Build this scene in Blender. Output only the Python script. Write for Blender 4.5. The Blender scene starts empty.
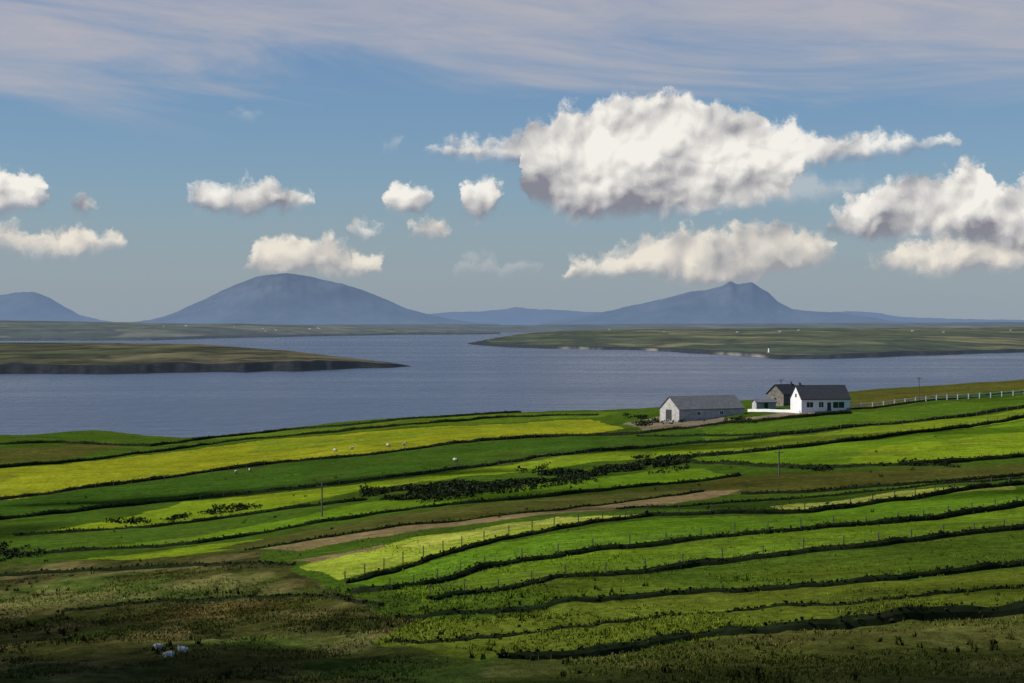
import bpy, bmesh, math, time
import numpy as np
from mathutils import Vector, Matrix
T0=time.time()
rng=np.random.default_rng(11)
scene=bpy.context.scene
scene.view_settings.view_transform='Standard'
scene.view_settings.look='None'
scene.view_settings.exposure=0
F=70/36*1024
HOR=324.0
CH=60.0
PITCH=math.atan((341.5-HOR)/F)

# ---------------------------------------------------------------- numpy noise
def _h(xi,yi,s):
    a=(xi.astype(np.int64)*374761393+yi.astype(np.int64)*668265263+s*1274126177)&0xffffffff
    a=((a^(a>>13))*1274126177)&0xffffffff
    a=a^(a>>16)
    return (a&0xffff)/65535.0
def vn(x,y,s=0):
    xi=np.floor(x);yi=np.floor(y);fx=x-xi;fy=y-yi
    fx=fx*fx*(3-2*fx);fy=fy*fy*(3-2*fy)
    a=_h(xi,yi,s);b=_h(xi+1,yi,s);c=_h(xi,yi+1,s);d=_h(xi+1,yi+1,s)
    return (a+(b-a)*fx)*(1-fy)+(c+(d-c)*fx)*fy
def fbm(x,y,o=4,s=0):
    r=0;amp=.5;t=0
    for i in range(o):
        r=r+amp*(vn(x*2**i+17.3*i,y*2**i-9.1*i,s+i)-.5);t+=amp;amp*=.55
    return r/t*2
def sstep(a,b,x):
    t=np.clip((x-a)/(b-a),0,1);return t*t*(3-2*t)

# ---------------------------------------------------------------- terrain height
UK=np.array([-.257,-.157,-.056,.044,.145,.257,.36])
DK=np.array([0,30,60,110,170,230,300,400,500,620,700,800,900,1000.])
DROP=np.array([
 [1.7]*7,[8]*7,[15]*7,
 [20.5,20.3,20,19.8,19.5,19.2,19],
 [26,25,24,23,22,21,20.5],
 [29,27.5,25.5,24,23,21.8,21],
 [31,29.5,27,25.5,23.6,22,21],
 [32.8,31.2,28,26,23,21.3,20],
 [33.2,32.8,28.8,26.3,21.8,19.6,17.5],
 [33.2,34.7,29.2,27,22.3,17.0,14],
 [42,43,35.5,33,28,21.0,16],
 [56,57,52,50,44,36,28],
 [64,64,63,62,60,56,50],
 [68,68,68,68,68,66,64]])
ZK=CH-DROP
def herm(xk,Y,x):
    i=np.clip(np.searchsorted(xk,x)-1,0,len(xk)-2)
    m=np.gradient(Y,xk,axis=0)
    h=(xk[i+1]-xk[i]);t=np.clip((x-xk[i])/h,0,1)
    t=t[:,None];h=h[:,None]
    return (2*t**3-3*t**2+1)*Y[i]+(t**3-2*t**2+t)*h*m[i]+(-2*t**3+3*t**2)*Y[i+1]+(t**3-t**2)*h*m[i+1]
def terr0(x,y):
    x=np.asarray(x,float);y=np.asarray(y,float);sh=x.shape
    x=x.ravel();y=y.ravel()
    r=np.hypot(x,y)
    u=np.tan(np.clip(np.arctan2(x,y),-.2515,.345))
    A=herm(DK,ZK,r)
    i=np.clip(np.searchsorted(UK,u)-1,0,len(UK)-2)
    m=np.gradient(A,UK,axis=1)
    n=np.arange(len(u));h=UK[i+1]-UK[i];t=np.clip((u-UK[i])/h,0,1)
    z=(2*t**3-3*t**2+1)*A[n,i]+(t**3-2*t**2+t)*h*m[n,i]+(-2*t**3+3*t**2)*A[n,i+1]+(t**3-t**2)*h*m[n,i+1]
    z=z+2.6*np.exp(-((x+132)/20)**2-((y-640)/22)**2)
    return z.reshape(sh)
def terr(x,y):
    r=np.hypot(x,y)
    z=terr0(x,y)
    a=sstep(40,110,r)
    z=z+a*(1.0*fbm(x/45,y/60,3,5)+.24*fbm(x/7,y/9,3,9))
    moor=sstep(230,150,y+ x*0.9)
    z=z+a*moor*(.50*fbm(x/5,y/6,4,21))
    return z
def unproj(pts,fn=terr0):
    """where a surveyed sight line meets the hillside"""
    pts=np.asarray(pts,float)
    X=(pts[:,0]-512)/F;U=-(pts[:,1]-341.5)/F
    dx=X;dy=math.cos(PITCH)+math.sin(PITCH)*U;dz=-math.sin(PITCH)+math.cos(PITCH)*U
    t=np.geomspace(92,860,900)
    PX=dx[:,None]*t;PY=dy[:,None]*t;PZ=CH+dz[:,None]*t
    G=fn(PX,PY);gap=PZ-G
    lim=t<760
    hit=(gap<0)
    out=[]
    for k in range(len(pts)):
        j=np.argmax(hit[k]) if hit[k].any() else -1
        if j<=0 or not lim[j]:
            j=np.argmin(np.where(lim&(t<690),gap[k]/t,9e9));tt=t[j]
        else:
            g0,g1=gap[k,j-1],gap[k,j];tt=t[j-1]+(t[j]-t[j-1])*g0/(g0-g1)
        out.append((dx[k]*tt,dy[k]*tt))
    return np.array(out)
def dens(pts,step=12):
    o=[]
    for a,b in zip(pts[:-1],pts[1:]):
        n=max(1,int(math.hypot(b[0]-a[0],b[1]-a[1])/step))
        for i in range(n):o.append((a[0]+(b[0]-a[0])*i/n,a[1]+(b[1]-a[1])*i/n))
    o.append(pts[-1]);return o
def inpoly(x,y,P):
    r=np.zeros(x.shape,bool)
    bb=(x>P[:,0].min())&(x<P[:,0].max())&(y>P[:,1].min())&(y<P[:,1].max())
    idx=np.nonzero(bb)[0];xx=x[idx];yy=y[idx];q=np.zeros(len(idx),bool)
    for k in range(len(P)):
        x1,y1=P[k];x2,y2=P[(k+1)%len(P)]
        if y1==y2: continue
        c=((y1>yy)!=(y2>yy))&(xx<(x2-x1)*(yy-y1)/(y2-y1)+x1)
        q^=c
    r[idx]=q;return r

# ---------------------------------------------------------------- mesh helper
def mk(name,V,Fc,mat=None,col=None,smooth=False,attrs=None,parent=None):
    V=np.asarray(V,np.float32);Fc=np.asarray(Fc,np.int32)
    me=bpy.data.meshes.new(name)
    me.vertices.add(len(V));me.vertices.foreach_set('co',V.ravel())
    k=Fc.shape[1]
    me.loops.add(Fc.size);me.loops.foreach_set('vertex_index',Fc.ravel())
    me.polygons.add(len(Fc));me.polygons.foreach_set('loop_start',np.arange(0,Fc.size,k,dtype=np.int32))
    me.update(calc_edges=True)
    me.polygons.foreach_set('use_smooth',np.full(len(Fc),smooth))
    if col is not None:
        a=me.color_attributes.new('tint','FLOAT_COLOR','POINT')
        c=np.ones((len(V),4),np.float32);c[:,:3]=col
        a.data.foreach_set('color',c.ravel())
    if attrs:
        for n,v in attrs.items():
            a=me.attributes.new(n,'FLOAT','POINT');a.data.foreach_set('value',np.asarray(v,np.float32))
    me.validate()
    ob=bpy.data.objects.new(name,me);scene.collection.objects.link(ob)
    if mat: me.materials.append(mat)
    if parent: ob.parent=parent
    return ob
def gridfaces(nr,nc):
    i=np.arange(nr-1)[:,None]*nc+np.arange(nc-1)[None,:]
    i=i.ravel()
    return np.stack([i,i+1,i+nc+1,i+nc],1)

# ---------------------------------------------------------------- node helper
class NT:
    def __init__(s,t): s.t=t;s.n=t.nodes;s.l=t.links
    def put(s,sock,v):
        if isinstance(v,bpy.types.NodeSocket): s.l.new(v,sock)
        elif v is not None:
            if sock.type=='RGBA' and len(v)==3: v=(*v,1)
            sock.default_value=v
    def m(s,op,a,b=None,c=None,clamp=False):
        n=s.n.new('ShaderNodeMath');n.operation=op;n.use_clamp=clamp
        s.put(n.inputs[0],a)
        if b is not None:s.put(n.inputs[1],b)
        if c is not None:s.put(n.inputs[2],c)
        return n.outputs[0]
    def vm(s,op,a,b=None,scale=None):
        n=s.n.new('ShaderNodeVectorMath');n.operation=op
        s.put(n.inputs[0],a)
        if b is not None:s.put(n.inputs[1],b)
        if scale is not None:s.put(n.inputs['Scale'],scale)
        return n.outputs[0]
    def comb(s,x,y,z=0.0):
        n=s.n.new('ShaderNodeCombineXYZ');s.put(n.inputs[0],x);s.put(n.inputs[1],y);s.put(n.inputs[2],z);return n.outputs[0]
    def sep(s,v):
        n=s.n.new('ShaderNodeSeparateXYZ');s.put(n.inputs[0],v);return n.outputs
    def noise(s,v,scale,detail=4,rough=.55,dist=0,out=0,dim='3D'):
        n=s.n.new('ShaderNodeTexNoise');n.noise_dimensions=dim
        s.put(n.inputs['Vector'],v);n.inputs['Scale'].default_value=scale
        n.inputs['Detail'].default_value=detail;n.inputs['Roughness'].default_value=rough;n.inputs['Distortion'].default_value=dist
        return n.outputs[out]
    def vor(s,v,scale,detail=0,feat='F1',out=0,rough=.5,dim='3D',smooth=None):
        n=s.n.new('ShaderNodeTexVoronoi');n.feature=feat;n.voronoi_dimensions=dim
        s.put(n.inputs['Vector'],v);n.inputs['Scale'].default_value=scale
        if 'Detail' in n.inputs: n.inputs['Detail'].default_value=detail;n.inputs['Roughness'].default_value=rough
        if smooth is not None:n.inputs['Smoothness'].default_value=smooth
        return n.outputs[out]
    def rng(s,v,a,b,c=0.0,d=1.0,smooth=False):
        n=s.n.new('ShaderNodeMapRange');n.clamp=True
        if smooth:n.interpolation_type='SMOOTHSTEP'
        s.put(n.inputs['Value'],v)
        for k,x in zip(('From Min','From Max','To Min','To Max'),(a,b,c,d)): s.put(n.inputs[k],x)
        return n.outputs[0]
    def mix(s,f,a,b,mode='MIX'):
        n=s.n.new('ShaderNodeMix');n.data_type='RGBA';n.blend_type=mode
        s.put(n.inputs[0],f);s.put(n.inputs[6],a);s.put(n.inputs[7],b);return n.outputs[2]
    def bump(s,h,strength=.5,dist=.1):
        n=s.n.new('ShaderNodeBump');n.inputs['Strength'].default_value=strength;n.inputs['Distance'].default_value=dist
        s.put(n.inputs['Height'],h);return n.outputs[0]
def newmat(name):
    m=bpy.data.materials.new(name);m.use_nodes=True;t=NT(m.node_tree)
    b=m.node_tree.nodes['Principled BSDF'];b.inputs['Specular IOR Level'].default_value=.2
    return m,t,b
def simple(name,col,rough=.8,var=.25,scale=3.0):
    m,t,b=newmat(name)
    g=t.n.new('ShaderNodeNewGeometry').outputs['Position']
    f=t.noise(g,scale,4)
    c=t.mix(t.rng(f,.3,.7),tuple(x*(1-var) for x in col),tuple(min(1,x*(1+var)) for x in col))
    t.put(b.inputs['Base Color'],c);b.inputs['Roughness'].default_value=rough
    return m

# ================================================================ WORLD
SUN=Vector((-.70,-.12,.70)).normalized()
w=bpy.data.worlds.new('World');scene.world=w;w.use_nodes=True
t=NT(w.node_tree);bg=w.node_tree.nodes['Background']
SKYS=0.085
sky=t.n.new('ShaderNodeTexSky');sky.sky_type='NISHITA';sky.sun_disc=False
sky.sun_elevation=math.asin(SUN.z);sky.sun_rotation=math.atan2(SUN.x,SUN.y)
sky.altitude=60;sky.air_density=1.0;sky.dust_density=0.5;sky.ozone_density=2.5
d=t.n.new('ShaderNodeTexCoord').outputs['Generated']
s=t.sep(d)
col=t.vm('MULTIPLY',sky.outputs[0],(0.66,0.80,1.0))
hz=t.rng(s[2],0,.080,.78,0.0,True)
col=t.mix(hz,col,(3.55,4.20,4.95))
t.put(bg.inputs['Color'],col);bg.inputs['Strength'].default_value=SKYS

# ================================================================ SKY: distant cloud dome sector
sm=bpy.data.materials.new('cloudy_sky');sm.use_nodes=True;t=NT(sm.node_tree)
for n in list(t.n): t.n.remove(n)
gp=t.n.new('ShaderNodeNewGeometry').outputs['Position']
s=t.sep(gp)
zz=t.m('SUBTRACT',s[2],CH)
az=t.m('ARCTAN2',s[0],s[1]);hyp=t.m('SQRT',t.m('ADD',t.m('MULTIPLY',s[0],s[0]),t.m('MULTIPLY',s[1],s[1])))
el=t.m('ARCTAN2',zz,hyp)
U=t.m('MULTIPLY',az,F);V=t.m('MULTIPLY',el,F)
P=t.comb(U,V,0.0)
wa=t.noise(P,1/85,2,.5,0,1,'2D');wb=t.noise(P,1/24,5,.66,0,1,'2D')
wbc=t.vm('SUBTRACT',wb,(.5,.5,.5))
PS=t.vm('ADD',P,t.vm('SCALE',t.vm('SUBTRACT',wa,(.5,.5,.5)),None,30.0))
PS=t.vm('ADD',PS,t.vm('SCALE',wbc,None,9.0))
PW=t.vm('ADD',PS,t.vm('SCALE',wbc,None,19.0))
ps=t.sep(PW);UW=ps[0];VW=ps[1]
VB=t.m('ADD',V,t.m('MULTIPLY',t.m('SUBTRACT',VW,V),.4))
def Hf(p,big=40,sml=15):
    a=t.vor(p,1/big,0,'SMOOTH_F1',0,.5,'2D',.35);b=t.vor(p,1/sml,0,'SMOOTH_F1',0,.5,'2D',.35)
    return t.m('ADD',t.m('MULTIPLY',a,-1.0),t.m('MULTIPLY',b,-.40))
h0=Hf(PS);h1=Hf(t.vm('ADD',PS,(-5,6.5,0)))
relief=t.m('SUBTRACT',h0,h1)
g0=t.noise(P,1/80,2,.5,0,0,'2D');g1=t.noise(t.vm('ADD',P,(-16,24,0)),1/80,2,.5,0,0,'2D')
relief2=t.m('SUBTRACT',g0,g1)
fine=t.noise(PW,1/18,5,.66,0,0,'2D')
UR,VR=1400.0,340.0
def ang(px,py):
    a=math.atan((px-512)/F);return a*F, math.atan((HOR-py)/F*math.cos(a))*F
def fcurve(pts,x):
    n=t.n.new('ShaderNodeFloatCurve');c=n.mapping.curves[0]
    q=[(max(0,min(1,(u+UR/2)/UR)),max(0,min(1,v/VR))) for u,v in pts]
    c.points[0].location=(0,q[0][1]);c.points[1].location=(1,q[-1][1])
    for a in q: c.points.new(*a)
    for p_ in c.points:p_.handle_type='VECTOR'
    n.mapping.update();t.put(n.inputs['Value'],x);return t.m('MULTIPLY',n.outputs[0],VR)
TX=t.m('DIVIDE',t.m('ADD',UW,UR/2),UR)
def layer(clouds):
    tp=[];bp=[]
    for top,base in clouds:
        A1=[ang(*p) for p in top];B1=[ang(*p) for p in base]
        m0=(A1[0][1]+B1[0][1])/2;m1=(A1[-1][1]+B1[-1][1])/2
        for a,o,sg in((A1,tp,-1),(B1,bp,1)):
            o.append((a[0][0]-7,m0+15*sg));o+=a;o.append((a[-1][0]+7,m1+15*sg))
    return fcurve(tp,TX),fcurve(bp,TX)
L1=[([(-130,200),(-90,180),(-60,190)],[(-130,215),(-90,218),(-60,205)]),
 ([(-30,168),(0,158),(12,168),(30,166),(46,182)],[(-30,218),(0,217),(30,213),(46,198)]),
 ([(66,198),(78,190),(95,200)],[(66,212),(80,216),(95,212)]),
 ([(184,194),(205,182),(235,175),(255,182),(285,187),(316,198)],[(184,205),(215,214),(240,219),(280,213),(316,206)]),
 ([(390,192),(398,180),(412,178),(428,190)],[(390,211),(398,217),(415,217),(428,208)]),
 ([(459,196),(466,179),(480,172),(495,176),(503,188)],[(459,216),(470,225),(488,220),(503,208)]),
 ([(524,125),(545,118),(560,105),(585,103),(600,94),(640,90),(690,93),(720,100),(760,110),(785,121),(802,134)],[(520,203),(540,215),(575,221),(600,224),(640,220),(700,218),(740,212),(770,208),(795,198),(802,182)]),
 ([(826,204),(860,188),(900,180),(940,176),(955,163),(970,154),(985,162),(995,183),(1010,183),(1030,165),(1100,150),(1160,190)],[(826,236),(870,243),(930,241),(980,248),(1030,260),(1100,250),(1160,220)])]
L2=[([(-160,235),(-100,225),(-30,236),(0,222),(25,231),(50,225),(80,221),(129,240)],[(-160,255),(-100,262),(-30,256),(0,254),(40,262),(80,258),(129,250)]),
 ([(243,258),(262,237),(285,230),(302,235),(312,243),(328,230),(345,244),(388,260)],[(243,272),(270,277),(310,277),(340,280),(388,275)]),
 ([(410,230),(430,221),(450,229)],[(410,241),(430,245),(450,241)]),
 ([(561,264),(578,246),(600,252),(650,240),(700,233),(740,229),(780,224),(808,225),(836,237)],[(561,280),(600,278),(650,281),(700,289),(750,286),(800,273),(836,258)]),
 ([(862,255),(900,243),(950,236),(1030,234),(1100,250)],[(862,273),(920,276),(980,277),(1030,272),(1100,268)])]
L3=[([(350,228),(366,221),(386,230)],[(350,238),(368,243),(386,238)]),
 ([(424,143),(455,134),(480,132),(530,130),(600,130),(700,110),(780,120),(830,126),(880,129),(915,128),(955,141)],[(424,153),(450,163),(510,168),(600,180),(700,180),(780,180),(815,170),(860,162),(905,157),(955,151)])]
L4=[([(230,110),(246,105),(266,110)],[(230,116),(246,121),(266,117)]),
 ([(381,141),(392,132),(405,138)],[(381,149),(392,153),(405,146)]),
 ([(456,262),(480,256),(500,260),(542,259)],[(456,275),(480,278),(500,277),(542,276)]),
 ([(770,188),(800,168),(850,175),(880,177),(902,183)],[(770,208),(800,212),(850,202),(880,196),(902,192)])]
# cirrus sheet
CP=t.comb(t.m('ADD',U,t.m('MULTIPLY',V,1.4)),t.m('ADD',t.m('MULTIPLY',V,5.5),t.m('MULTIPLY',U,.25)),0.0)
c1=t.noise(CP,1/420,6,.58,.6,0,'2D')
cm=t.m('ADD',t.rng(V,165,290,-.25,.30),t.rng(U,-500,500,-.02,.08))
ca=t.rng(t.m('ADD',c1,cm),.44,.78,0,.86,True)
c2=t.noise(CP,1/170,6,.62,.3,0,'2D')
ca=t.m('MULTIPLY',ca,t.rng(c2,.3,.65,.55,1.0))
ca=t.m('MULTIPLY',ca,t.rng(V,400,640,1,0))
A_=ca
C_=t.mix(ca,(0,0,0),(.46,.45,.49))
def comp(A_,C_,L,dens=1.0,soft=8.0,lump=13.0,white=(.90,.87,.81),dark=(.24,.245,.29),bs=.62):
    top,base=layer(L)
    th=t.m('MAXIMUM',t.m('SUBTRACT',top,base),10.0)
    a=t.m('SUBTRACT',top,VW);b=t.m('SUBTRACT',VB,base)
    lt=t.m('ADD',t.m('MULTIPLY',t.m('ADD',h0,.60),lump),t.m('MULTIPLY',t.m('SUBTRACT',fine,.5),lump*1.7))
    sh=t.m('MINIMUM',t.m('ADD',a,lt),t.m('ADD',t.m('MULTIPLY',b,.7),t.m('MULTIPLY',lt,.45)))
    al=t.rng(sh,-2,soft,0,dens,True)
    rel=t.m('DIVIDE',b,th)
    li=t.rng(rel,-.02,bs,.0,.80,True)  # bright tops and grey undersides: sun and shade put into the cloud colour
    li=t.m('ADD',li,t.m('MULTIPLY',relief,.85))
    li=t.m('ADD',li,t.m('MULTIPLY',relief2,1.7))
    li=t.m('ADD',li,t.m('MULTIPLY',t.m('SUBTRACT',fine,.5),.55))
    li=t.m('ADD',li,t.rng(a,0,14,.12,0),None,True)
    cc=t.mix(li,dark,white)
    inv=t.m('SUBTRACT',1.0,al)
    return t.m('SUBTRACT',1.0,t.m('MULTIPLY',t.m('SUBTRACT',1.0,A_),inv)),t.mix(al,C_,cc)
A_,C_=comp(A_,C_,L4,.5,16,12,(.62,.62,.62),(.38,.39,.42))
A_,C_=comp(A_,C_,L3,.95,13,13)
A_,C_=comp(A_,C_,L2,.95,11,10,(.84,.78,.68),(.33,.335,.365))
A_,C_=comp(A_,C_,L1,1.0,10,13)
em=t.n.new('ShaderNodeEmission');t.put(em.inputs[0],C_)
tr=t.n.new('ShaderNodeBsdfTransparent');ia=t.m('SUBTRACT',1.0,A_);t.put(tr.inputs[0],t.comb(ia,ia,ia))
ad=t.n.new('ShaderNodeAddShader');t.l.new(em.outputs[0],ad.inputs[0]);t.l.new(tr.outputs[0],ad.inputs[1])
ou=t.n.new('ShaderNodeOutputMaterial');t.l.new(ad.outputs[0],ou.inputs[0])
sm.cycles.emission_sampling='NONE'
aa_=np.linspace(-.62,.62,60);ee=np.linspace(-.004,.34,24);RD=58000.0
AE,EE=np.meshgrid(aa_,ee)
mk('sky',np.stack([(RD*np.sin(AE)*np.cos(EE)).ravel(),(RD*np.cos(AE)*np.cos(EE)).ravel(),(CH+RD*np.sin(EE)).ravel()],1),gridfaces(24,60),sm,None,True)

sl=bpy.data.lights.new('sun','SUN');sl.energy=5.0;sl.angle=math.radians(.53);sl.color=(1,.955,.88)
so=bpy.data.objects.new('sun',sl);scene.collection.objects.link(so);so.rotation_euler=SUN.to_track_quat('Z','Y').to_euler()
so.location=(-200,-50,300)

# ================================================================ HILLSIDE FIELDS
rr=np.concatenate([np.geomspace(3,95,60,endpoint=False),np.geomspace(95,720,640,endpoint=False),np.geomspace(720,1050,45)])
aa=np.concatenate([np.linspace(-.75,-.275,50,endpoint=False),np.linspace(-.275,.275,640,endpoint=False),np.linspace(.275,.75,50)])
R,A=np.meshgrid(rr,aa,indexing='ij')
GX=(R*np.sin(A)).ravel();GY=(R*np.cos(A)).ravel();GZ=terr(GX,GY)
Yg=(.200,.215,.012);YB=(.31,.33,.050);G=(.098,.172,.010);G2=(.155,.220,.012);M=(.046,.084,.009);B=(.070,.072,.016);TN=(.18,.13,.06);OL=(.068,.070,.014);SO=(.19,.15,.10)
fields=[
 ([(-80,560),(120,556),(250,550),(300,572),(345,588),(400,618),(385,645),(490,668),(470,720),(-80,720)],B),
 ([(490,668),(650,653),(800,637),(1100,612),(1100,720),(470,720)],(.068,.078,.014)),
 ([(400,620),(600,605),(760,591),(900,581),(1100,556),(1100,614),(800,637),(650,652),(490,666),(385,645)],(.088,.112,.012)),
 ([(410,603),(560,579),(700,563),(850,551),(1100,522),(1100,556),(900,580),(760,590),(600,604),(400,618)],(.060,.095,.010)),
 ([(390,591),(480,568),(600,553),(760,538),(900,525),(1100,498),(1100,522),(850,549),(700,561),(560,577),(430,600)],(.100,.160,.011)),
 ([(345,580),(470,551),(650,524),(800,513),(1100,473),(1100,497),(900,524),(760,537),(600,552),(480,567),(390,590)],(.085,.160,.010)),
 ([(-80,425),(190,430),(185,437),(100,456),(-80,478)],M),
 ([(-20,452),(90,445),(130,447),(60,460),(-20,466)],OL),
 ([(190,440),(300,430),(420,420),(520,415),(620,412),(600,418),(400,429),(290,438)],(.07,.115,.010)),
 ([(-80,480),(150,455),(300,438),(450,427),(590,420),(628,430),(540,438),(430,448),(300,463),(150,481),(-80,507)],Yg),
 ([(250,444),(450,428),(590,421),(600,424),(450,436),(260,452)],(.15,.19,.012)),
 ([(628,430),(590,420),(640,416),(760,418),(700,426)],M),
 ([(-80,508),(150,483),(300,465),(430,450),(540,440),(640,434),(700,428),(700,440),(600,451),(450,471),(320,485),(200,495),(120,505),(-80,526)],(.037,.078,.009)),
 ([(700,428),(850,411),(1100,388),(1100,400),(850,425),(700,440)],(.060,.110,.010)),
 ([(20,534),(120,520),(200,498),(320,488),(450,474),(600,455),(700,443),(690,456),(600,464),(480,479),(365,492),(250,514),(150,527)],G2),
 ([(700,443),(850,427),(1100,401),(1100,412),(850,440),(690,457)],(.135,.190,.012)),
 ([(690,459),(850,442),(1100,413),(1100,448),(900,466),(800,469),(720,467)],G),
 ([(880,448),(1100,425),(1100,446),(900,465),(840,466)],G2),
 ([(-80,530),(20,534),(150,528),(250,516),(365,502),(340,521),(200,541),(60,549),(-80,552)],(.052,.095,.010)),
 ([(60,549),(200,536),(300,520),(365,504),(480,496),(580,484),(680,470),(740,476),(600,493),(450,507),(330,523),(200,542)],G),
 ([(30,560),(180,546),(290,535),(260,545),(150,556)],G2),
 ([(730,478),(900,470),(1100,455),(1100,470),(900,486),(740,494),(600,512),(560,513),(640,497)],OL),
 ([(200,548),(330,527),(450,510),(600,497),(720,482),(720,491),(560,514),(400,529),(250,548)],(.070,.075,.016)),
 ([(250,550),(400,529),(560,514),(700,493),(745,490),(700,500),(600,515),(430,531),(300,551)],TN),
 ([(288,562),(380,546),(402,548),(325,566)],TN),
 ([(300,567),(400,543),(520,526),(655,517),(600,525),(540,535),(470,547),(345,577)],(.22,.27,.025)),
 ([(400,548),(470,534),(560,522),(650,518),(600,523),(520,533),(440,547)],YB),
 ([(775,506),(900,492),(1010,484),(1010,490),(900,499),(790,510)],YB),
 ([(620,424),(660,416),(745,418),(790,411),(850,409),(760,418),(700,427),(650,430)],SO),
 ([(850,408),(1100,380),(1100,355),(850,385)],OL),
]
C=np.zeros((len(GX),3),np.float32);C[:]=M
wx=GX+2.4*fbm(GX/9,GY/12,4,31);wy=GY+2.4*fbm(GX/9+50,GY/12,4,32)
for k_,(P_,c) in enumerate(fields):
    W=unproj(dens(P_+[P_[0]],25))
    mk_=inpoly(wx,wy,W);C[mk_]=c
    if k_==0: MO=mk_
    if k_==1: MO2=mk_
ma=fbm(GX/5.5,GY/9,5,61);mb=fbm(GX/2.8+9,GY/5,4,62);mc_=fbm(GX/16,GY/20,3,63)
moorc=np.array([.052,.052,.014])+sstep(.0,.45,ma)[:,None]*np.array([.070,.052,.022])+sstep(-.05,-.5,mb)[:,None]*np.array([-.030,-.026,-.006])+sstep(.0,.5,mc_)[:,None]*np.array([.005,.030,.0])
C[MO]=moorc[MO];C[MO2]=(moorc*.4+C*.65)[MO2]
n1=fbm(GX/14,GY/24,4,41);n2=fbm(GX/3.2,GY/5,3,42);n3=fbm(GX/30+GY/90,GY/9,4,44)
C*=(1+.24*n1+.20*n2+.26*n3)[:,None].clip(.35,1.8)
ru=(sstep(.15,.55,fbm(GX/9+7,GY/15,4,43))*.38)[:,None]
C=C*(1-ru)+ru*np.array([.045,.055,.012])*(.7+C.mean(1,keepdims=True)*6)
yl=sstep(.15,.6,fbm(GX/22-7,GY/30,3,47))[:,None]*.4
C=C*(1-yl)+yl*C*np.array([1.45,1.12,.9])
C=C.clip(.004,.6)
CG=C.reshape(len(rr),len(aa),3)
def gcol(x,y):
    r=np.hypot(x,y);a=np.arctan2(x,y)
    i=np.clip(np.searchsorted(rr,r),0,len(rr)-1);j=np.clip(np.searchsorted(aa,a),0,len(aa)-1)
    return CG[i,j].astype(float)
gm,t,b=newmat('field_grass')
pos=t.n.new('ShaderNodeNewGeometry').outputs['Position']
at=t.n.new('ShaderNodeAttribute');at.attribute_name='tint'
fa=t.noise(pos,.9,6,.72);fb=t.noise(t.vm('MULTIPLY',pos,(.10,.9,.9)),.8,5,.65)
v=t.m('MULTIPLY',t.rng(fa,.25,.75,.45,1.55),t.rng(fb,.3,.7,.75,1.25))
cc=t.mix(1.0,at.outputs['Color'],t.comb(v,v,v),'MULTIPLY')
sp=t.rng(t.noise(pos,1.7,3,.8),.60,.72,0,.40)
cc=t.mix(sp,cc,t.vm('MULTIPLY',cc,(1.7,1.35,1.5)))
dk=t.rng(t.noise(pos,.8,4,.75,.5),.59,.70,0,.6)
cc=t.mix(dk,cc,t.vm('MULTIPLY',cc,(.35,.42,.5)))
t.put(b.inputs['Base Color'],cc);b.inputs['Roughness'].default_value=.95;b.inputs['Specular IOR Level'].default_value=.0
t.put(b.inputs['Normal'],t.bump(t.noise(pos,1.3,5,.75),.9,.5))
mk('ground',np.stack([GX,GY,GZ],1),gridfaces(len(rr),len(aa))[:,::-1],gm,C,True)
print('ground',time.time()-T0)

# ---------------------------------------------------------------- foliage material
fm,t,b=newmat('foliage')
at=t.n.new('ShaderNodeAttribute');at.attribute_name='tint'
t.put(b.inputs['Base Color'],at.outputs['Color']);b.inputs['Roughness'].default_value=.9;b.inputs['Specular IOR Level'].default_value=.0
def clumps(cx,cy,cz,size,col,up=.5,per=2,flat=False):
    n=len(cx)*per
    cx=np.repeat(cx,per);cy=np.repeat(cy,per);cz=np.repeat(cz,per);sz=np.repeat(size,per);cl=np.repeat(col,per,0)
    a=rng.normal(size=(n,3));a/=np.linalg.norm(a,axis=1,keepdims=True)
    q=rng.normal(size=(n,3))*np.array([.5,.5,1.0]);q=q-(q*a).sum(1,keepdims=True)*a;q/=np.linalg.norm(q,axis=1,keepdims=True)
    c=np.stack([cx,cy,cz],1)+rng.normal(size=(n,3))*sz[:,None]*.35
    s1=(sz*rng.uniform(.35,.7,n))[:,None];s2=(sz*rng.uniform(.4,.9,n))[:,None]
    V=np.stack([c-a*s1-q*s2*.6,c+a*s1-q*s2*.4,c+a*s1*.5+q*s2,c-a*s1*.6+q*s2*.8],1).reshape(-1,3)
    cl=np.repeat(cl*rng.uniform(.65,1.45,(n,1)),4,0)
    return V,cl
def blades(x,y,z,h,wd,col,per=3):
    n=len(x)*per
    x=np.repeat(x,per);y=np.repeat(y,per);z=np.repeat(z,per);h=np.repeat(h,per)*rng.uniform(.6,1.2,n);wd=np.repeat(wd,per);cl=np.repeat(col,per,0)
    th=rng.uniform(0,math.pi,n);bx=np.cos(th)*wd;by=np.sin(th)*wd
    ox=rng.normal(size=n)*wd*1.2;oy=rng.normal(size=n)*wd*1.2
    lx=rng.normal(size=n)*h*.35;ly=rng.normal(size=n)*h*.35
    V=np.stack([np.stack([x+ox-bx,y+oy-by,z-.05],1),np.stack([x+ox+bx,y+oy+by,z-.05],1),
                np.stack([x+ox+lx+bx*.3,y+oy+ly+by*.3,z+h],1),np.stack([x+ox+lx-bx*.3,y+oy+ly-by*.3,z+h*.9],1)],1).reshape(-1,3)
    return V,np.repeat(cl*rng.uniform(.75,1.35,(n,1)),4,0)
def qf(n): return np.arange(n).reshape(-1,4)
def resample(W,step):
    d_=np.r_[0,np.cumsum(np.hypot(*np.diff(W,axis=0).T))]
    n=max(2,int(d_[-1]/step));s_=np.linspace(0,d_[-1],n)
    return np.stack([np.interp(s_,d_,W[:,0]),np.interp(s_,d_,W[:,1])],1),d_[-1]
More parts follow.
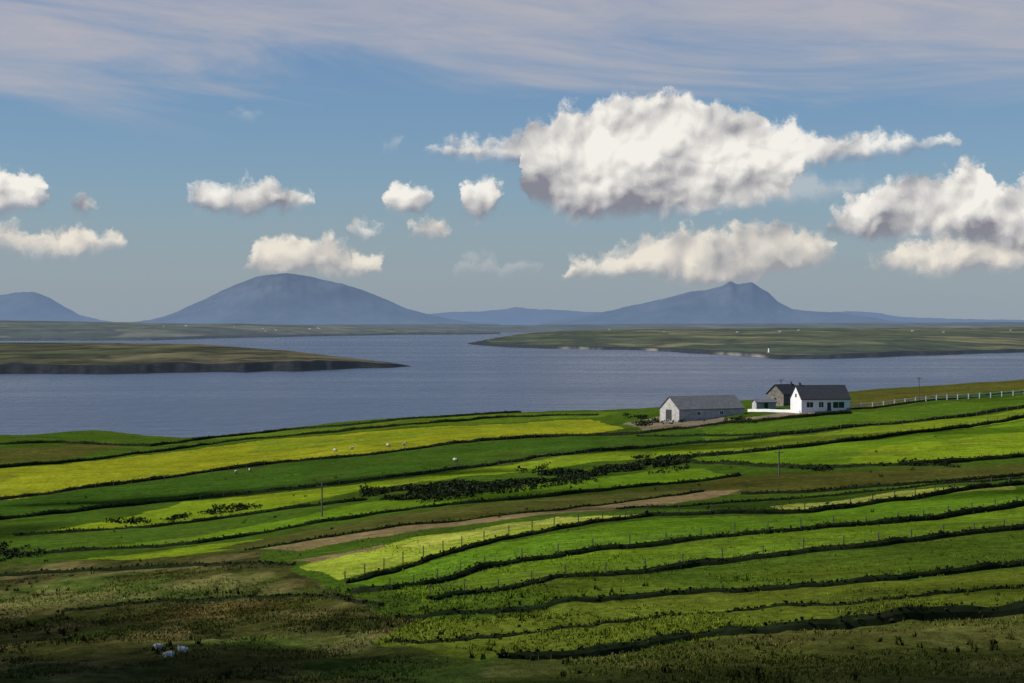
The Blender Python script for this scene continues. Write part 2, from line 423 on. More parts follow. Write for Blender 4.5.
HEDC=np.array([.012,.017,.007])
def hedge(px,h=1.0,wd=.9,dn=11,name='hedge',gap=.0,col=HEDC,sz=.17):
    W=unproj(dens(px,15));Q,L=resample(W,.8)
    Q=Q+np.stack([1.1*fbm(Q[:,0]/13,Q[:,1]/13,3,71),1.1*fbm(Q[:,0]/13,Q[:,1]/13,3,72)],1)
    tg=np.gradient(Q,axis=0);tg/=np.linalg.norm(tg,axis=1,keepdims=True)+1e-9;nm=np.stack([-tg[:,1],tg[:,0]],1)
    hh=h*(.80+.35*fbm(Q[:,0]/3,Q[:,1]/3,3,73)+.40*fbm(Q[:,0]/14,Q[:,1]/14,2,74)).clip(.25,1.5)
    prof=[(-1.0,-.25),(-.62,.45),(-.2,.75),(.25,.75),(.65,.42),(1.0,-.25)]
    rows=[]
    for a_,z_ in prof:
        X=Q[:,0]+nm[:,0]*a_*wd;Y=Q[:,1]+nm[:,1]*a_*wd
        rows.append(np.stack([X,Y,terr(X,Y)+z_*hh],1))
    V=np.stack(rows,1).reshape(-1,3);Fc=gridfaces(len(Q),len(prof))
    c0=np.tile(col,(len(V),1))*rng.uniform(.7,1.5,(len(V),1))
    n=int(L*dn);i=rng.integers(0,len(Q),n)
    off=rng.normal(size=n)*.38*wd;al=rng.uniform(-.5,.5,n)
    x=Q[i,0]+nm[i,0]*off+tg[i,0]*al;y=Q[i,1]+nm[i,1]*off+tg[i,1]*al
    top=hh[i]*np.sqrt(np.clip(1-(off/(wd*1.3))**2,0.05,1))
    z=terr(x,y)+top*rng.uniform(.2,.95,n)
    cl=np.tile(col,(n,1))*(.7+.9*rng.random((n,1)))*np.where(rng.random((n,1))<.15,np.array([[2.4,2.6,1.1]]),1)
    V2,c2=clumps(x,y,z,np.full(n,sz)*rng.uniform(.7,1.4,n),cl)
    F2=qf(len(V2))+len(V)
    return mk(name,np.concatenate([V,V2]),np.concatenate([Fc,F2]),fm,np.concatenate([c0,c2]))
HED=[
 ([(-60,477),(100,459),(200,447),(290,437),(400,427),(500,420),(600,416)],.9,.8),
 ([(-60,504),(150,482),(300,464),(430,449),(540,439),(640,433),(750,421),(850,411)],1.0,.75),
 ([(-60,523),(120,506),(200,496),(320,486),(450,472),(600,452),(700,441),(850,426),(1080,402)],.85,.65),
 ([(690,458),(760,451),(850,441),(940,430),(1080,412)],1.0,.75),
 ([(20,534),(150,528),(250,516),(365,502)],.75,.6),
 ([(690,464),(800,470),(900,467),(1080,450)],.9,.8),
 ([(-20,553),(60,550),(200,542),(330,524),(450,508),(600,495),(740,477)],.65,.55),
 ([(350,579),(470,549),(560,534),(650,521),(800,512),(900,500),(1080,476)],.95,.6),
 ([(350,592),(390,591),(480,568),(600,553),(760,538),(900,525),(1080,501)],.85,.55),
 ([(430,600),(560,578),(700,562),(850,550),(1080,523)],.85,.6),
 ([(400,619),(600,604),(760,590),(900,580),(1080,553)],.65,.55),
 ([(495,667),(600,656),(700,645),(800,637),(900,628),(1080,612)],1.05,.85),
 ([(385,645),(520,634),(700,618),(860,606),(1080,585)],.35,.4),
 ([(-20,446),(60,444),(150,448),(205,440),(300,429),(420,420),(520,415)],.9,1.0),
 ([(850,408),(930,401),(1080,388)],.6,.6),
 ([(250,549),(400,529),(560,514),(700,493)],.3,.35),
 ([(740,494),(900,486),(1080,468)],.5,.5),
 ([(620,512),(760,500),(900,489),(1080,470)],.35,.45),
 ([(-20,572),(90,566),(200,562),(290,566)],.5,.6),
 ([(60,610),(190,596),(300,592),(380,604)],.35,.45),
 ([(640,436),(720,434),(800,430),(900,420),(1080,400)],.5,.5),
]
for a_ in HED: hedge(*a_)
print('hedges',time.time()-T0)
def thicket(polys,n,h,sz,name,col=HEDC,thr=-.4):
    VV=[];CC=[]
    for P_,k in zip(polys,n):
        W=unproj(dens(P_+[P_[0]],20))
        x=rng.uniform(W[:,0].min(),W[:,0].max(),k*12);y=rng.uniform(W[:,1].min(),W[:,1].max(),k*12)
        m_=inpoly(x,y,W)&(fbm(x/6,y/8,3,91)>thr);x=x[m_][:k];y=y[m_][:k]
        hh=h*(.7+.9*fbm(x/4,y/4,2,92)).clip(.2,1.6)
        rep=5
        x=np.repeat(x,rep)+rng.normal(size=len(x)*rep)*.3;y=np.repeat(y,rep)+rng.normal(size=len(y)*rep)*.3;hh=np.repeat(hh,rep)
        z=terr(x,y)+hh*rng.random(len(x))
        cl=np.tile(col,(len(x),1))*rng.uniform(.7,2.2,(len(x),1))*np.where(rng.random((len(x),1))<.18,2.2,1)
        v,c=clumps(x,y,z,np.full(len(x),sz),cl);VV.append(v);CC.append(c)
    V=np.concatenate(VV);return mk(name,V,qf(len(V)),fm,np.concatenate(CC))
thicket([[(362,495),(440,489),(520,480),(590,474),(650,464),(692,458),(686,465),(640,473),(560,484),(470,496),(410,502),(368,502)]],[3600],.85,.27,'gorse_thicket',HEDC,-.22)
thicket([[(175,520),(250,502),(262,507),(205,523)],
         [(60,528),(190,514),(190,520),(60,534)],[(420,502),(560,486),(690,470),(690,473),(560,490),(420,507)],
         [(620,414),(700,424),(760,422),(740,418),(640,428)],[(860,470),(940,462),(960,466),(880,474)],[(700,462),(830,470),(830,473),(700,466)],
         [(-20,546),(30,542),(45,552),(-20,562)],[(500,474),(600,461),(660,456),(650,460),(590,468),(510,479)]],[80,80,220,330,120,90,120,260],.75,.25,'bramble_thicket',HEDC,0.05)
def scatter(n,r0,r1,a0,a1):
    r=np.sqrt(rng.uniform(0,1,n)*(r1**2-r0**2)+r0**2);a=rng.uniform(a0,a1,n)
    return r*np.sin(a),r*np.cos(a)
x,y=scatter(150000,98,240,-.29,.29)
k=fbm(x/7,y/11,4,51);moor=sstep(230,150,y+x*1.1)
keep=rng.random(len(x))<(.10+.7*moor)*sstep(-.25,.4,k)*np.where(y>190,.6,1)*1.2;x=x[keep];y=y[keep]
base=gcol(x,y)*np.where(rng.random((len(x),1))<.25,np.array([[1.8,1.5,1.5]]),np.array([[1.05,1.12,1.0]]))*rng.uniform(.75,1.3,(len(x),1))
V,c=blades(x,y,terr(x,y),.08+.14*rng.random(len(x)),.04+.03*rng.random(len(x)),base)
mk('rough_grass',V,qf(len(V)),fm,c)
x,y=scatter(15000,98,400,-.29,.29)
k=fbm(x/9+3,y/15,4,55);moor=sstep(215,140,y+x*1.1)
keep=rng.random(len(x))<(.04+.8*moor)*sstep(.12,.45,k);x=x[keep];y=y[keep]
base=gcol(x,y)*.5*rng.uniform(.6,1.4,(len(x),1))
V,c=blades(x,y,terr(x,y),.25+.22*rng.random(len(x)),.07+.05*rng.random(len(x)),base,6)
mk('rush_clumps',V,qf(len(V)),fm,c)
print('grass',time.time()-T0)

# ================================================================ SEA
wm,t,b=newmat('sea_water')
pos=t.n.new('ShaderNodeNewGeometry').outputs['Position']
b.inputs['IOR'].default_value=1.33;b.inputs['Specular IOR Level'].default_value=.5
st=t.noise(t.vm('MULTIPLY',pos,(.0009,.0035,1)),1.0,5,.6,0,0,'2D')
t.put(b.inputs['Base Color'],t.mix(t.rng(st,.35,.65),(.028,.044,.078),(.058,.078,.115)))
t.put(b.inputs['Roughness'],t.rng(st,.35,.65,.18,.32))
hw=t.m('ADD',t.noise(t.vm('MULTIPLY',pos,(.10,.16,1)),1.0,4,.62,0,0,'2D'),t.m('MULTIPLY',t.noise(t.vm('MULTIPLY',pos,(.02,.035,1)),1.0,3,.6,0,0,'2D'),2.0))
t.put(b.inputs['Normal'],t.bump(hw,1.0,1.9))
sx=np.array([-60000,-8000,-2000,0,2000,8000,60000.]);sy=np.array([-2000,700,1200,2500,6000,15000,70000.])
SX,SY=np.meshgrid(sx,sy);mk('sea',np.stack([SX.ravel(),SY.ravel(),np.zeros(SX.size)],1),gridfaces(7,7),wm)

# ================================================================ FAR LAND
def landmat(name,c1,c2,c3,cliff,haze,hc,fs):
    m,t,b=newmat(name)
    pos=t.n.new('ShaderNodeNewGeometry').outputs['Position']
    wv=t.vm('ADD',pos,t.vm('SCALE',t.vm('SUBTRACT',t.noise(pos,fs*1.5,3,.6,0,1),(.5,.5,.5)),None,.9/fs))
    pv=t.vm('MULTIPLY',wv,(1,.45,0))
    v=t.vor(pv,fs,0,'F1',1,.5,'2D')
    vs=t.sep(v)
    c=t.mix(t.rng(vs[0],.35,.65),c1,c2);c=t.mix(t.rng(vs[1],.6,.75),c,c3)
    nn=t.noise(t.vm('MULTIPLY',pos,(1,.35,0)),fs*2.2,6,.72);k=t.rng(nn,.33,.67,.20,1.75)
    c=t.mix(1.0,c,t.comb(k,k,k),'MULTIPLY')
    ed=t.vor(pv,fs,0,'DISTANCE_TO_EDGE',0,.5,'2D')
    c=t.mix(t.rng(ed,.0,.08,.8,0),c,tuple(x*.3 for x in c1))
    at=t.n.new('ShaderNodeAttribute');at.attribute_name='cliff'
    nc_=t.noise(t.vm('MULTIPLY',pos,(1,1,2.5)),1/16,5,.7);kc=t.rng(nc_,.35,.65,.5,1.6)
    clc=t.mix(1.0,cliff,t.comb(kc,kc,kc),'MULTIPLY')
    c=t.mix(at.outputs['Fac'],c,clc)
    at2=t.n.new('ShaderNodeAttribute');at2.attribute_name='sand'
    c=t.mix(at2.outputs['Fac'],c,(.26,.225,.17))
    t.put(b.inputs['Base Color'],c);b.inputs['Roughness'].default_value=1;b.inputs['Specular IOR Level'].default_value=0
    e=t.n.new('ShaderNodeEmission');e.inputs[0].default_value=(*hc,1);mx=t.n.new('ShaderNodeMixShader');mx.inputs[0].default_value=haze  # distance haze put into the material as a bluish glow
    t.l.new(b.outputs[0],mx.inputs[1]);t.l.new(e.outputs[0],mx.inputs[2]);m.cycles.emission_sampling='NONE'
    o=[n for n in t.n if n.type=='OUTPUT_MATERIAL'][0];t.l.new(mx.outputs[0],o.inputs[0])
    return m
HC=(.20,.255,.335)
def land(name,ctrl,mat,hcliff,seed,und=4,nc=500,nr=70,sand=(),crun=30):
    c=np.array(ctrl,float)
    px=np.linspace(c[0,0],c[-1,0],nc);u=(px-512)/F
    ny=np.interp(px,c[:,0],c[:,1]);fd=np.interp(px,c[:,0],c[:,2]);ty=np.interp(px,c[:,0],c[:,3])
    dn=CH*F/(ny-HOR)*(1+.018*fbm(px/30,px*0,3,seed))
    fd=np.maximum(fd,dn+15)
    zt=CH-(ty-HOR)/F*fd
    s_=np.linspace(0,1,nr)**2.3
    D_=dn[None,:]+(fd-dn)[None,:]*s_[:,None]
    X=D_*u[None,:];Y=D_+0*X
    run=D_-dn[None,:]
    wid=(fd-dn)[None,:]
    cl=np.minimum(hcliff*(1+.45*fbm(px/45,px*0+3,3,seed+3)),np.maximum(zt,1.0)+3)[None,:]
    cl=cl*sstep(0,120,wid)
    z=cl*sstep(-3,crun,run)+(np.maximum(zt,0)[None,:]-cl*.9)*s_[:,None]**.55*sstep(0,1,s_[:,None]*3+.2)
    z=z+und*fbm(X/500,Y/900,4,seed+5)*sstep(60,500,run)
    z=np.maximum(z,-1.0*(run<20)); z[0,:]=-3
    X=np.vstack([X,X[-1:]*1.02]);Y=np.vstack([Y,Y[-1:]*1.02]);z=np.vstack([z,z[-1:]*0-5])
    run=np.vstack([run,run[-1:]])
    cf=sstep(crun*2.4,crun*1.0,run*(1+.5*fbm(X/60,Y/60,3,seed+9)))
    sd=np.zeros_like(X)
    for a_,b_ in sand:
        sd+=sstep(a_,a_+12,px)[None,:]*sstep(b_,b_-12,px)[None,:]*sstep(24,6,run)*(.5+.6*fbm(px/6,px*0,2,9))[None,:]
    return mk(name,np.stack([X.ravel(),Y.ravel(),z.ravel()],1),gridfaces(X.shape[0],nc),mat,None,True,{'cliff':(cf*(1-sd.clip(0,1))).ravel(),'sand':sd.clip(0,1).ravel()})
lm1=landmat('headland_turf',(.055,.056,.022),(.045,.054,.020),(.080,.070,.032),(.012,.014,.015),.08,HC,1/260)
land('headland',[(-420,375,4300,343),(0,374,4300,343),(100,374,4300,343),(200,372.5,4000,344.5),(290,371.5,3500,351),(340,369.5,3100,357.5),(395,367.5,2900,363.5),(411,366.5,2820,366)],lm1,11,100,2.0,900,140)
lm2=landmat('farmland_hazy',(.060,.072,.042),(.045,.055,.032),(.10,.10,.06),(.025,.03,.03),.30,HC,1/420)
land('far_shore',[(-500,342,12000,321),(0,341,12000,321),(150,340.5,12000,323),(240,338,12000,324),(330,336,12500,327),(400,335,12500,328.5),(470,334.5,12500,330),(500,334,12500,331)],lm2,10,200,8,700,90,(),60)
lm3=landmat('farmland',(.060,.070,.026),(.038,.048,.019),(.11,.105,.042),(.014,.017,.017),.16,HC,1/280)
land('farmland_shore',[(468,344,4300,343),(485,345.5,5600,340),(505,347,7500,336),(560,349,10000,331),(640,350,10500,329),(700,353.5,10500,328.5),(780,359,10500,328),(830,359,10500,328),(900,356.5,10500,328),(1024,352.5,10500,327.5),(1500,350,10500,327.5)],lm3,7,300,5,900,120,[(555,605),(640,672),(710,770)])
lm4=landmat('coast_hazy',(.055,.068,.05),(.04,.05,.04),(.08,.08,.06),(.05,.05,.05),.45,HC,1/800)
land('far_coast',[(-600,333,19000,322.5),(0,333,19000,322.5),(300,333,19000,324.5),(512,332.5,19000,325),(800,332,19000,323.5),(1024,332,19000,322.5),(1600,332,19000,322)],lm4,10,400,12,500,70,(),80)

def mountain(name,prof,dist,depth,seed,haze,base,nc=420,nr=61):
    c=np.array(prof,float);px=np.linspace(c[0,0],c[-1,0],nc);u=(px-512)/F
    ty=np.interp(px,c[:,0],c[:,1])
    kk=np.ones(7)/7;ty2=np.convolve(np.pad(ty,3,'edge'),kk,'valid');ty=.5*ty+.5*ty2
    ty=ty+.6*fbm(px/6,px*0,4,seed+8)
    Hh=CH-(ty-HOR)/F*dist
    s_=np.linspace(-1,1,nr)
    D_=dist+depth*s_[:,None]+0*px[None,:]
    X=D_*u[None,:]
    rid=np.abs(fbm(X/1100,D_/2600,5,seed))
    sh=(1-np.abs(s_)[:,None]**1.15)
    z=Hh[None,:]*sh*(1-.6*rid*np.abs(s_)[:,None]**.5*1.3)+25*fbm(X/400,D_/500,4,seed+4)*np.abs(s_)[:,None]**.3*np.sqrt(sh.clip(0,1))*np.minimum(Hh/300,1)[None,:]
    z=np.where(sh<=0.001,-20,z)
    m,t,b=newmat(name+'_slopes')
    pos=t.n.new('ShaderNodeNewGeometry').outputs['Position']
    f=t.noise(t.vm('MULTIPLY',pos,(1,.5,2.0)),1/700,6,.68)
    cc=t.mix(t.rng(f,.36,.64),tuple(x*.45 for x in base),tuple(x*1.5 for x in base))
    t.put(b.inputs['Base Color'],cc);b.inputs['Roughness'].default_value=1;b.inputs['Specular IOR Level'].default_value=0
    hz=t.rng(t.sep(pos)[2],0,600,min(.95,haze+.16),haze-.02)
    e=t.n.new('ShaderNodeEmission');e.inputs[0].default_value=(.160,.235,.365,1);mx=t.n.new('ShaderNodeMixShader');t.put(mx.inputs[0],hz)  # airlight painted in as blue emission, stronger towards the foot of the slopes
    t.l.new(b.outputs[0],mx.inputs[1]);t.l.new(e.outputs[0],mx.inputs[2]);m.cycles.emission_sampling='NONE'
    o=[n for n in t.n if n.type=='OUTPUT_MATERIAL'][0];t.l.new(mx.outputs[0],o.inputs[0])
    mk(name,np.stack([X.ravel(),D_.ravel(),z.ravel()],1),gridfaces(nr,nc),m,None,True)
MB=(.072,.082,.092)
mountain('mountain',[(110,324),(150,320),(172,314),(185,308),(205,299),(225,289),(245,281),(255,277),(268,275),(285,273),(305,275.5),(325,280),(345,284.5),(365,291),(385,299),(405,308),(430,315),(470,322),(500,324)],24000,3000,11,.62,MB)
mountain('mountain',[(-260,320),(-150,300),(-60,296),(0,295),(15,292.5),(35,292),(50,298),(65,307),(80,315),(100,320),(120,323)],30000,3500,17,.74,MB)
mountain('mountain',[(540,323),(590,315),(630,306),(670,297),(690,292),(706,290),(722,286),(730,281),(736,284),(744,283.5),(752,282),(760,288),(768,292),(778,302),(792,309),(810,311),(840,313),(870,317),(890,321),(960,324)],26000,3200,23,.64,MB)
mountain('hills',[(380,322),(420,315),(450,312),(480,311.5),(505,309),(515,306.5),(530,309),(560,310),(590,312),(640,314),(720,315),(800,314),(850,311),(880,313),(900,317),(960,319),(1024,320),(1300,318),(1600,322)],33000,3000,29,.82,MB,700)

# ================================================================ CLOUDS OVERHEAD (out of view, placed and shaped to cast shadow on the hillside)
def vapour(name,lo,hi):
    cmn,t,b=newmat(name)
    pos=t.n.new('ShaderNodeNewGeometry').outputs['Position']
    b.inputs['Base Color'].default_value=(.9,.9,.9,1);b.inputs['Roughness'].default_value=1
    tr=t.n.new('ShaderNodeBsdfTransparent');mx=t.n.new('ShaderNodeMixShader')
    t.put(mx.inputs[0],t.rng(t.noise(pos,1/36,4,.6),.40,.62,lo,hi,True))
    t.l.new(tr.outputs[0],mx.inputs[1]);t.l.new(b.outputs[0],mx.inputs[2])
    o=[n for n in t.n if n.type=='OUTPUT_MATERIAL'][0];t.l.new(mx.outputs[0],o.inputs[0]);return cmn
VA=vapour('cloud_vapour',.04,.54);VBm=vapour('dense_cloud_vapour',.22,.75)
def cloud(blobs,alt=650,gz=36,mat=VA):
    bm=bmesh.new()
    for gx,gy,rx,ry in blobs:
        g=Vector((gx,gy,gz));c=g+SUN*((alt-gz)/SUN.z)
        r=bmesh.ops.create_icosphere(bm,subdivisions=4,radius=1)
        for v in r['verts']:
            p=v.co.copy();k=1+.3*float(fbm(np.array([p.x*2+gx]),np.array([p.y*2+p.z*1.5]),4,3)[0])
            v.co=Vector((p.x*rx*k,p.y*ry*k,p.z*min(rx,ry)*.4*k*(1 if p.z>0 else .3)))+c
    me=bpy.data.meshes.new('cloud');bm.to_mesh(me);bm.free();me.materials.append(mat)
    for p in me.polygons:p.use_smooth=True
    ob=bpy.data.objects.new('cloud',me);scene.collection.objects.link(ob)
cloud([(-55,112,55,45),(0,98,50,32),(55,92,50,28),(-55,165,26,24)])
cloud([(62,156,34,8),(-95,215,30,30)])
cloud([(60,262,55,8),(12,298,30,9)],700,36,VBm)
cloud([(-42,358,52,10),(70,400,55,12),(-100,300,26,22)],700,32,VBm)

# ================================================================ BUILDINGS
white=simple('white_render',(.76,.75,.72),.7,.08,1.2)
slate=simple('slate_roof',(.030,.032,.037),.7,.35,2.5)
greyroof=simple('fibre_cement_roof',(.115,.12,.125),.85,.25,1.5)
stone=simple('rubble_stone',(.17,.15,.125),.95,.5,2.0)
greywall=simple('weathered_render',(.40,.385,.355),.9,.25,1.0)
glass,t,b=newmat('window_glass');b.inputs['Base Color'].default_value=(.02,.025,.03,1);b.inputs['Roughness'].default_value=.08;b.inputs['Specular IOR Level'].default_value=.5
wood=simple('weathered_wood',(.10,.085,.07),.9,.4,5)
doorp=simple('dark_door_paint',(.05,.045,.045),.6,.2,5)
whitep=simple('white_paint',(.78,.78,.76),.6,.05,3)
def box(bm,x0,x1,y0,y1,z0,z1):
    r=bmesh.ops.create_cube(bm,size=1)
    for v in r['verts']: v.co=Vector(((x0+x1)/2+v.co.x*(x1-x0),(y0+y1)/2+v.co.y*(y1-y0),(z0+z1)/2+v.co.z*(z1-z0)))
def bobj(name,bm,mat,parent=None):
    bmesh.ops.recalc_face_normals(bm,faces=bm.faces)
    me=bpy.data.meshes.new(name);bm.to_mesh(me);bm.free();me.materials.append(mat)
    ob=bpy.data.objects.new(name,me);scene.collection.objects.link(ob)
    if parent: ob.parent=parent
    return ob
def building(name,px,py,L,W,wh,rh,rot,wm_,rm_,wins=(),gw=(),chim=(),door=None,gdoor=None,lift=0):
    g=unproj([(px,py)])[0]
    e=bpy.data.objects.new(name,None);scene.collection.objects.link(e)
    e.location=(g[0],g[1],float(terr(np.array([g[0]]),np.array([g[1]]))[0])+.1+lift);e.rotation_euler=(0,0,math.radians(rot))
    bm=bmesh.new();hx=L/2;hy=W/2
    P5=[(-hy,-1.5),(hy,-1.5),(hy,wh),(0,rh),(-hy,wh)]
    a=[bm.verts.new((-hx,y,z)) for y,z in P5];c=[bm.verts.new((hx,y,z)) for y,z in P5]
    bm.faces.new(a);bm.faces.new(c[::-1])
    for i in range(5): bm.faces.new((a[i],c[i],c[(i+1)%5],a[(i+1)%5]))
    bobj('walls',bm,wm_,e)
    bm=bmesh.new();sl_=(rh-wh)/hy;o_=.3;th=.16
    for sg in(-1,1):
        y1=sg*(hy+o_);z1=wh-sl_*o_
        vs=[]
        for x_ in(-hx-.25,hx+.25):
            vs+=[bm.verts.new((x_,0,rh+.02)),bm.verts.new((x_,y1,z1+.02)),bm.verts.new((x_,y1,z1+th+.02)),bm.verts.new((x_,0,rh+th+.02))]
        for f in((0,1,2,3),(7,6,5,4),(0,4,5,1),(1,5,6,2),(2,6,7,3),(3,7,4,0)): bm.faces.new([vs[i] for i in f])
    bobj('roof',bm,rm_,e)
    for i,(cx,w_,z0,z1) in enumerate(wins):
        bm=bmesh.new()
        box(bm,cx-w_/2-.1,cx+w_/2+.1,-hy-.05,-hy+.05,z0-.1,z0);box(bm,cx-w_/2-.1,cx+w_/2+.1,-hy-.05,-hy+.05,z1,z1+.1)
        box(bm,cx-w_/2-.1,cx-w_/2,-hy-.05,-hy+.05,z0,z1);box(bm,cx+w_/2,cx+w_/2+.1,-hy-.05,-hy+.05,z0,z1);box(bm,cx-.03,cx+.03,-hy-.045,-hy+.05,z0,z1)
        bobj('window_frame',bm,whitep,e)
        bm=bmesh.new();box(bm,cx-w_/2,cx+w_/2,-hy-.02,-hy+.04,z0,z1);bobj('window_pane',bm,glass,e)
    for cy,w_,z0,z1 in gw:
        bm=bmesh.new();box(bm,-hx-.03,-hx+.05,cy-w_/2,cy+w_/2,z0,z1);bobj('gable_window',bm,glass,e)
    if door:
        bm=bmesh.new();box(bm,door[0]-.5,door[0]+.5,-hy-.04,-hy+.04,0,2.1);bobj('door',bm,doorp,e)
    if gdoor:
        bm=bmesh.new();box(bm,-hx-.04,-hx+.04,gdoor[0]-gdoor[1]/2,gdoor[0]+gdoor[1]/2,0,gdoor[2]);bobj('barn_door',bm,doorp,e)
    for cx in chim:
        bm=bmesh.new();box(bm,cx-.3,cx+.3,-.28,.28,rh-.6,rh+.6);box(bm,cx-.36,cx+.36,-.34,.34,rh+.6,rh+.7)
        box(bm,cx-.12,cx+.12,-.1,.1,rh+.7,rh+.95)
        bobj('chimney',bm,stone,e)
    return e
building('bungalow',820,409,12.8,8,3.0,6.2,12,white,slate,[(-4.2,1.7,.9,2.2),(-1.2,1.2,.9,2.2),(3.4,3.0,.7,2.2)],[(0,1.0,3.3,4.2)],[-5.4],(.9,))
building('barn',702,418.5,20,8.5,2.7,5.7,30,greywall,greyroof,[(-4,1.0,1.2,2.0),(3,1.0,1.2,2.0)],(),(),None,(0.3,2.6,2.5))
building('stone_outbuilding',784,404.5,7.0,6,3.0,5.4,40,stone,slate,[(0,.9,1.1,1.9)],[(0,.8,1.1,1.9)],(2.6,))
building('garden_shed',764,409,5.5,3,1.9,2.6,15,greywall,greyroof,[],[],(),(0,))
def wall(name,px,h,th,mat):
    Q,L=resample(unproj(dens(px,8)),1.0)
    tg=np.gradient(Q,axis=0);tg/=np.linalg.norm(tg,axis=1,keepdims=True);nm=np.stack([-tg[:,1],tg[:,0]],1)
    z=terr(Q[:,0],Q[:,1]);rows=[]
    for a_,zz in((-1,-.4),(-1,h),(1,h),(1,-.4)):
        rows.append(np.stack([Q[:,0]+nm[:,0]*a_*th/2,Q[:,1]+nm[:,1]*a_*th/2,z+zz],1))
    mk(name,np.stack(rows,1).reshape(-1,3),gridfaces(len(Q),4),mat)
wall('garden_wall',[(748,412),(775,411.5),(800,411.5)],.7,.25,white)
wall('garden_wall',[(815,412),(850,409)],.5,.25,stone)
def fence(name,px,mat,sp=2.5,h=1.25,rails=(.45,.8,1.15),pw=.07,rw=.05):
    Q,L=resample(unproj(dens(px,8)),sp);bm=bmesh.new()
    z=terr(Q[:,0],Q[:,1])
    for i in range(len(Q)):
        box(bm,Q[i,0]-pw,Q[i,0]+pw,Q[i,1]-pw,Q[i,1]+pw,z[i]-.3,z[i]+h*(1 if mat is whitep else rng.uniform(.85,1.1)))
    for i in range(len(Q)-1):
        a=Vector((Q[i,0],Q[i,1],z[i]));c=Vector((Q[i+1,0],Q[i+1,1],z[i+1]));d_=(c-a);n_=Vector((-d_.y,d_.x,0)).normalized()*.03
        off=n_*((pw+.035)/.03)
        for rz in rails:
            vs=[bm.verts.new(p+off*-1*(1 if n_.y>0 else -1)+k+Vector((0,0,rz+q))) for p in(a,c) for k,q in((n_,-rw),(n_,rw),(-n_,rw),(-n_,-rw))]
            for f in((0,1,2,3),(7,6,5,4),(0,4,5,1),(1,5,6,2),(2,6,7,3),(3,7,4,0)): bm.faces.new([vs[j] for j in f])
    return bobj(name,bm,mat)
fence('white_fence',[(850,407),(900,403.5),(960,399),(1070,391)],whitep,3.0,1.4,(.55,1.25),.09,.06)
for px in ([(0,499),(150,484),(300,466),(430,451),(540,441),(640,435)],[(200,498),(320,488),(450,474),(600,454),(700,443),(850,428),(1060,405)],
           [(345,578),(400,563),(470,546),(560,531),(650,519),(800,510),(900,498),(1060,477)],[(390,588),(480,566),(600,551),(760,536),(900,523),(1060,502)],
           [(430,598),(560,576),(700,560),(850,548),(1060,524)],[(700,460),(850,440),(1050,415)]):
    fence('post_and_wire_fence',px,wood,4.0,1.15,(.5,.95),.055,.006)
def pole(px,foot,top,arms=True):
    g=unproj([(px,foot)])[0];z=float(terr(np.array([g[0]]),np.array([g[1]]))[0]);h=(foot-top)*math.hypot(*g)/F
    bm=bmesh.new();r=bmesh.ops.create_cone(bm,cap_ends=True,segments=10,radius1=.13,radius2=.09,depth=h+.5)
    for v in r['verts']:v.co.z+=h/2-.25
    if arms:
        box(bm,-.7,.7,-.17,-.09,h-.55,h-.45)
        for x_ in(-.6,0,.6):
            r=bmesh.ops.create_cone(bm,cap_ends=True,segments=8,radius1=.05,radius2=.035,depth=.18)
            for v in r['verts']:v.co+=Vector((x_,-.12,h-.35))
    ob=bobj('utility_pole',bm,wood);ob.location=(g[0],g[1],z)
pole(322,520,486);pole(779,477,451);pole(919,402,377);pole(781,404,378,True)

dwh=simple('distant_limewash',(.42,.42,.40),.9,.3,.05)
def cottages(name,spots):
    bm=bmesh.new()
    for px,row,dist,L in spots:
        u=(px-512)/F;x=u*dist;y=dist;z=CH-(row-HOR)/F*dist
        W=L*.5;wh=L*.22;rh=L*.42
        P5=[(-W/2,-wh*1.2),(W/2,-wh*1.2),(W/2,wh),(0,rh),(-W/2,wh)]
        a=[bm.verts.new((x-L/2,y+q,z+k)) for q,k in P5];c=[bm.verts.new((x+L/2,y+q,z+k)) for q,k in P5]
        bm.faces.new(a);bm.faces.new(c[::-1])
        for i in range(5): bm.faces.new((a[i],c[i],c[(i+1)%5],a[(i+1)%5]))
    bobj(name,bm,dwh)
sp=[]
for i in range(22):
    sp.append((rng.uniform(60,330),rng.uniform(326,332),rng.uniform(8800,11500),rng.uniform(7,11)))
for i in range(14):
    sp.append((rng.uniform(590,1024),rng.uniform(329.5,334),rng.uniform(7000,8500),rng.uniform(6,9)))
cottages('distant_cottages',sp)
u=(769-512)/F;dl=3640
e=bpy.data.objects.new('lighthouse',None);scene.collection.objects.link(e);e.location=(u*dl,dl,7)
bm=bmesh.new();r=bmesh.ops.create_cone(bm,cap_ends=True,segments=20,radius1=2.2,radius2=1.5,depth=9)
for v in r['verts']:v.co.z+=4
bobj('tower',bm,white,e)
bm=bmesh.new();r=bmesh.ops.create_cone(bm,cap_ends=True,segments=12,radius1=1.1,radius2=1.0,depth=2)
for v in r['verts']:v.co.z+=9.6
r=bmesh.ops.create_cone(bm,cap_ends=True,segments=12,radius1=1.3,radius2=.1,depth=1.2)
for v in r['verts']:v.co.z+=11.3
bobj('lantern',bm,glass,e)

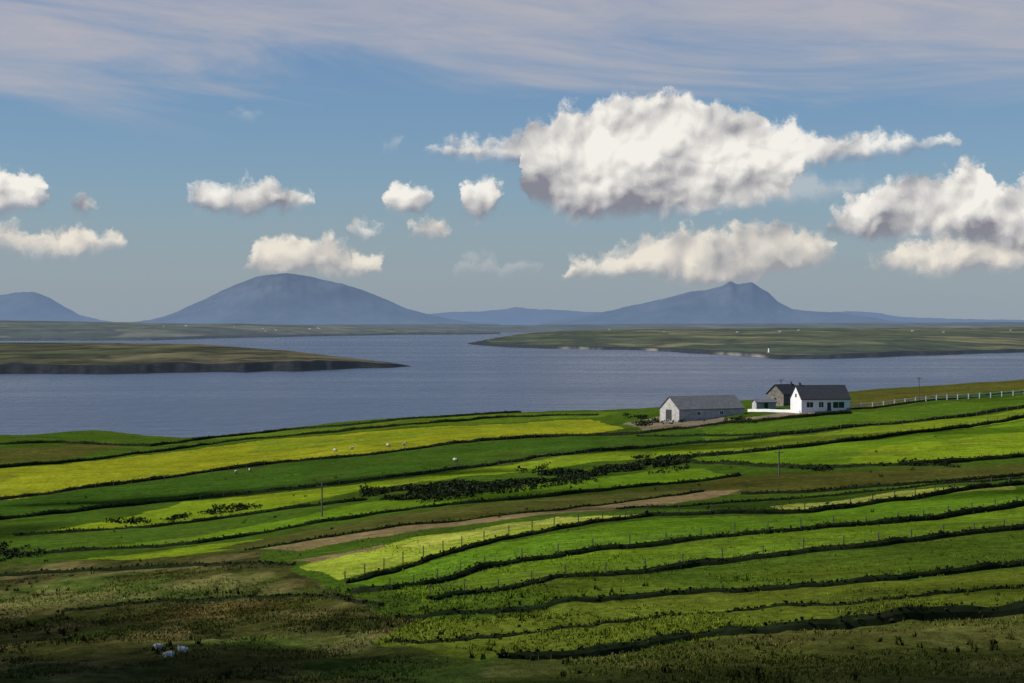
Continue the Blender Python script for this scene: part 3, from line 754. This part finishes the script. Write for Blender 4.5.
# ================================================================ SHEEP
wool,t,b=newmat('sheep_wool')
g=t.n.new('ShaderNodeTexCoord').outputs['Object'];q=t.sep(g)
n_=t.noise(g,14,4)
c=t.mix(t.rng(n_,.3,.7),(.40,.36,.29),(.60,.56,.48))
face=t.rng(q[0],.50,.56);leg=t.rng(q[2],.30,.36,1,0)
c=t.mix(t.m('MAXIMUM',face,leg),c,(.05,.045,.04))
t.put(b.inputs['Base Color'],c);b.inputs['Roughness'].default_value=1;t.put(b.inputs['Normal'],t.bump(n_,.6,.03))
def sheepmesh(graze):
    me=bpy.data.meshes.new('sheep_body')
    hd=[(.50,0,.66,.13),(.62,0,.52,.09),(.72,0,.30,.085),(.78,0,.16,.055)] if graze else [(.47,0,.80,.13),(.56,0,.92,.10),(.68,0,.93,.085),(.80,0,.87,.055)]
    V=[(0,0,.62,.27),(.25,0,.62,.24),(-.28,0,.63,.25),(-.48,0,.62,.15)]+hd
    E=[(0,1),(0,2),(2,3),(1,4),(4,5),(5,6),(6,7)]
    i=len(V);V+=[(-.55,0,.50,.05),(-.57,0,.38,.04)];E+=[(3,i),(i,i+1)]
    for sy in(-1,1):
        i=len(V);V+=[(.27,sy*.13,.42,.085),(.26,sy*.14,.24,.04),(.28,sy*.14,.03,.035)];E+=[(1,i),(i,i+1),(i+1,i+2)]
        i=len(V);V+=[(-.26,sy*.14,.44,.10),(-.40,sy*.14,.26,.045),(-.35,sy*.14,.03,.035)];E+=[(2,i),(i,i+1),(i+1,i+2)]
        i=len(V);h_=V[5];V+=[(h_[0]-.01,sy*.10,h_[2]+.03,.03),(h_[0]-.04,sy*.19,h_[2]+.01,.02)];E+=[(5,i),(i,i+1)]
    bm=bmesh.new();ly=bm.verts.layers.skin.verify();vs=[]
    for k,(x_,y_,z_,r_) in enumerate(V):
        v=bm.verts.new((x_,y_,z_));v[ly].radius=(r_,r_);v[ly].use_root=(k==0);vs.append(v)
    for a,c_ in E: bm.edges.new((vs[a],vs[c_]))
    bm.to_mesh(me);bm.free();me.materials.append(wool);return me
SM=[sheepmesh(True),sheepmesh(False)]
def sheep(px,py,rot,k=0,sc=1.0):
    g=unproj([(px,py)],terr)[0];z=float(terr(np.array([g[0]]),np.array([g[1]]))[0])
    ob=bpy.data.objects.new('sheep',SM[k]);scene.collection.objects.link(ob)
    m_=ob.modifiers.new('Skin','SKIN');m_.use_smooth_shade=True
    ob.modifiers.new('Sub','SUBSURF').levels=1
    ob.location=(g[0],g[1],z-.02);ob.rotation_euler=(0,0,math.radians(rot));ob.scale=(sc,)*3
sheep(169,660,10,0,.68);sheep(183,655,170,1,.68);sheep(158,651,200,0,.6)
for i,(a_,b_) in enumerate([(335,452),(352,450),(388,447),(404,446),(236,474),(250,472),(455,462)]):
    sheep(a_,b_,rng.uniform(0,360),i%2,.95)

# ================================================================ CAMERA
cd=bpy.data.cameras.new('camera');cd.lens=70;cd.sensor_width=36;cd.clip_start=.5;cd.clip_end=120000
co=bpy.data.objects.new('camera',cd);scene.collection.objects.link(co);co.location=(0,0,CH)
co.rotation_euler=(math.pi/2-PITCH,0,0);scene.camera=co
print('done',time.time()-T0)
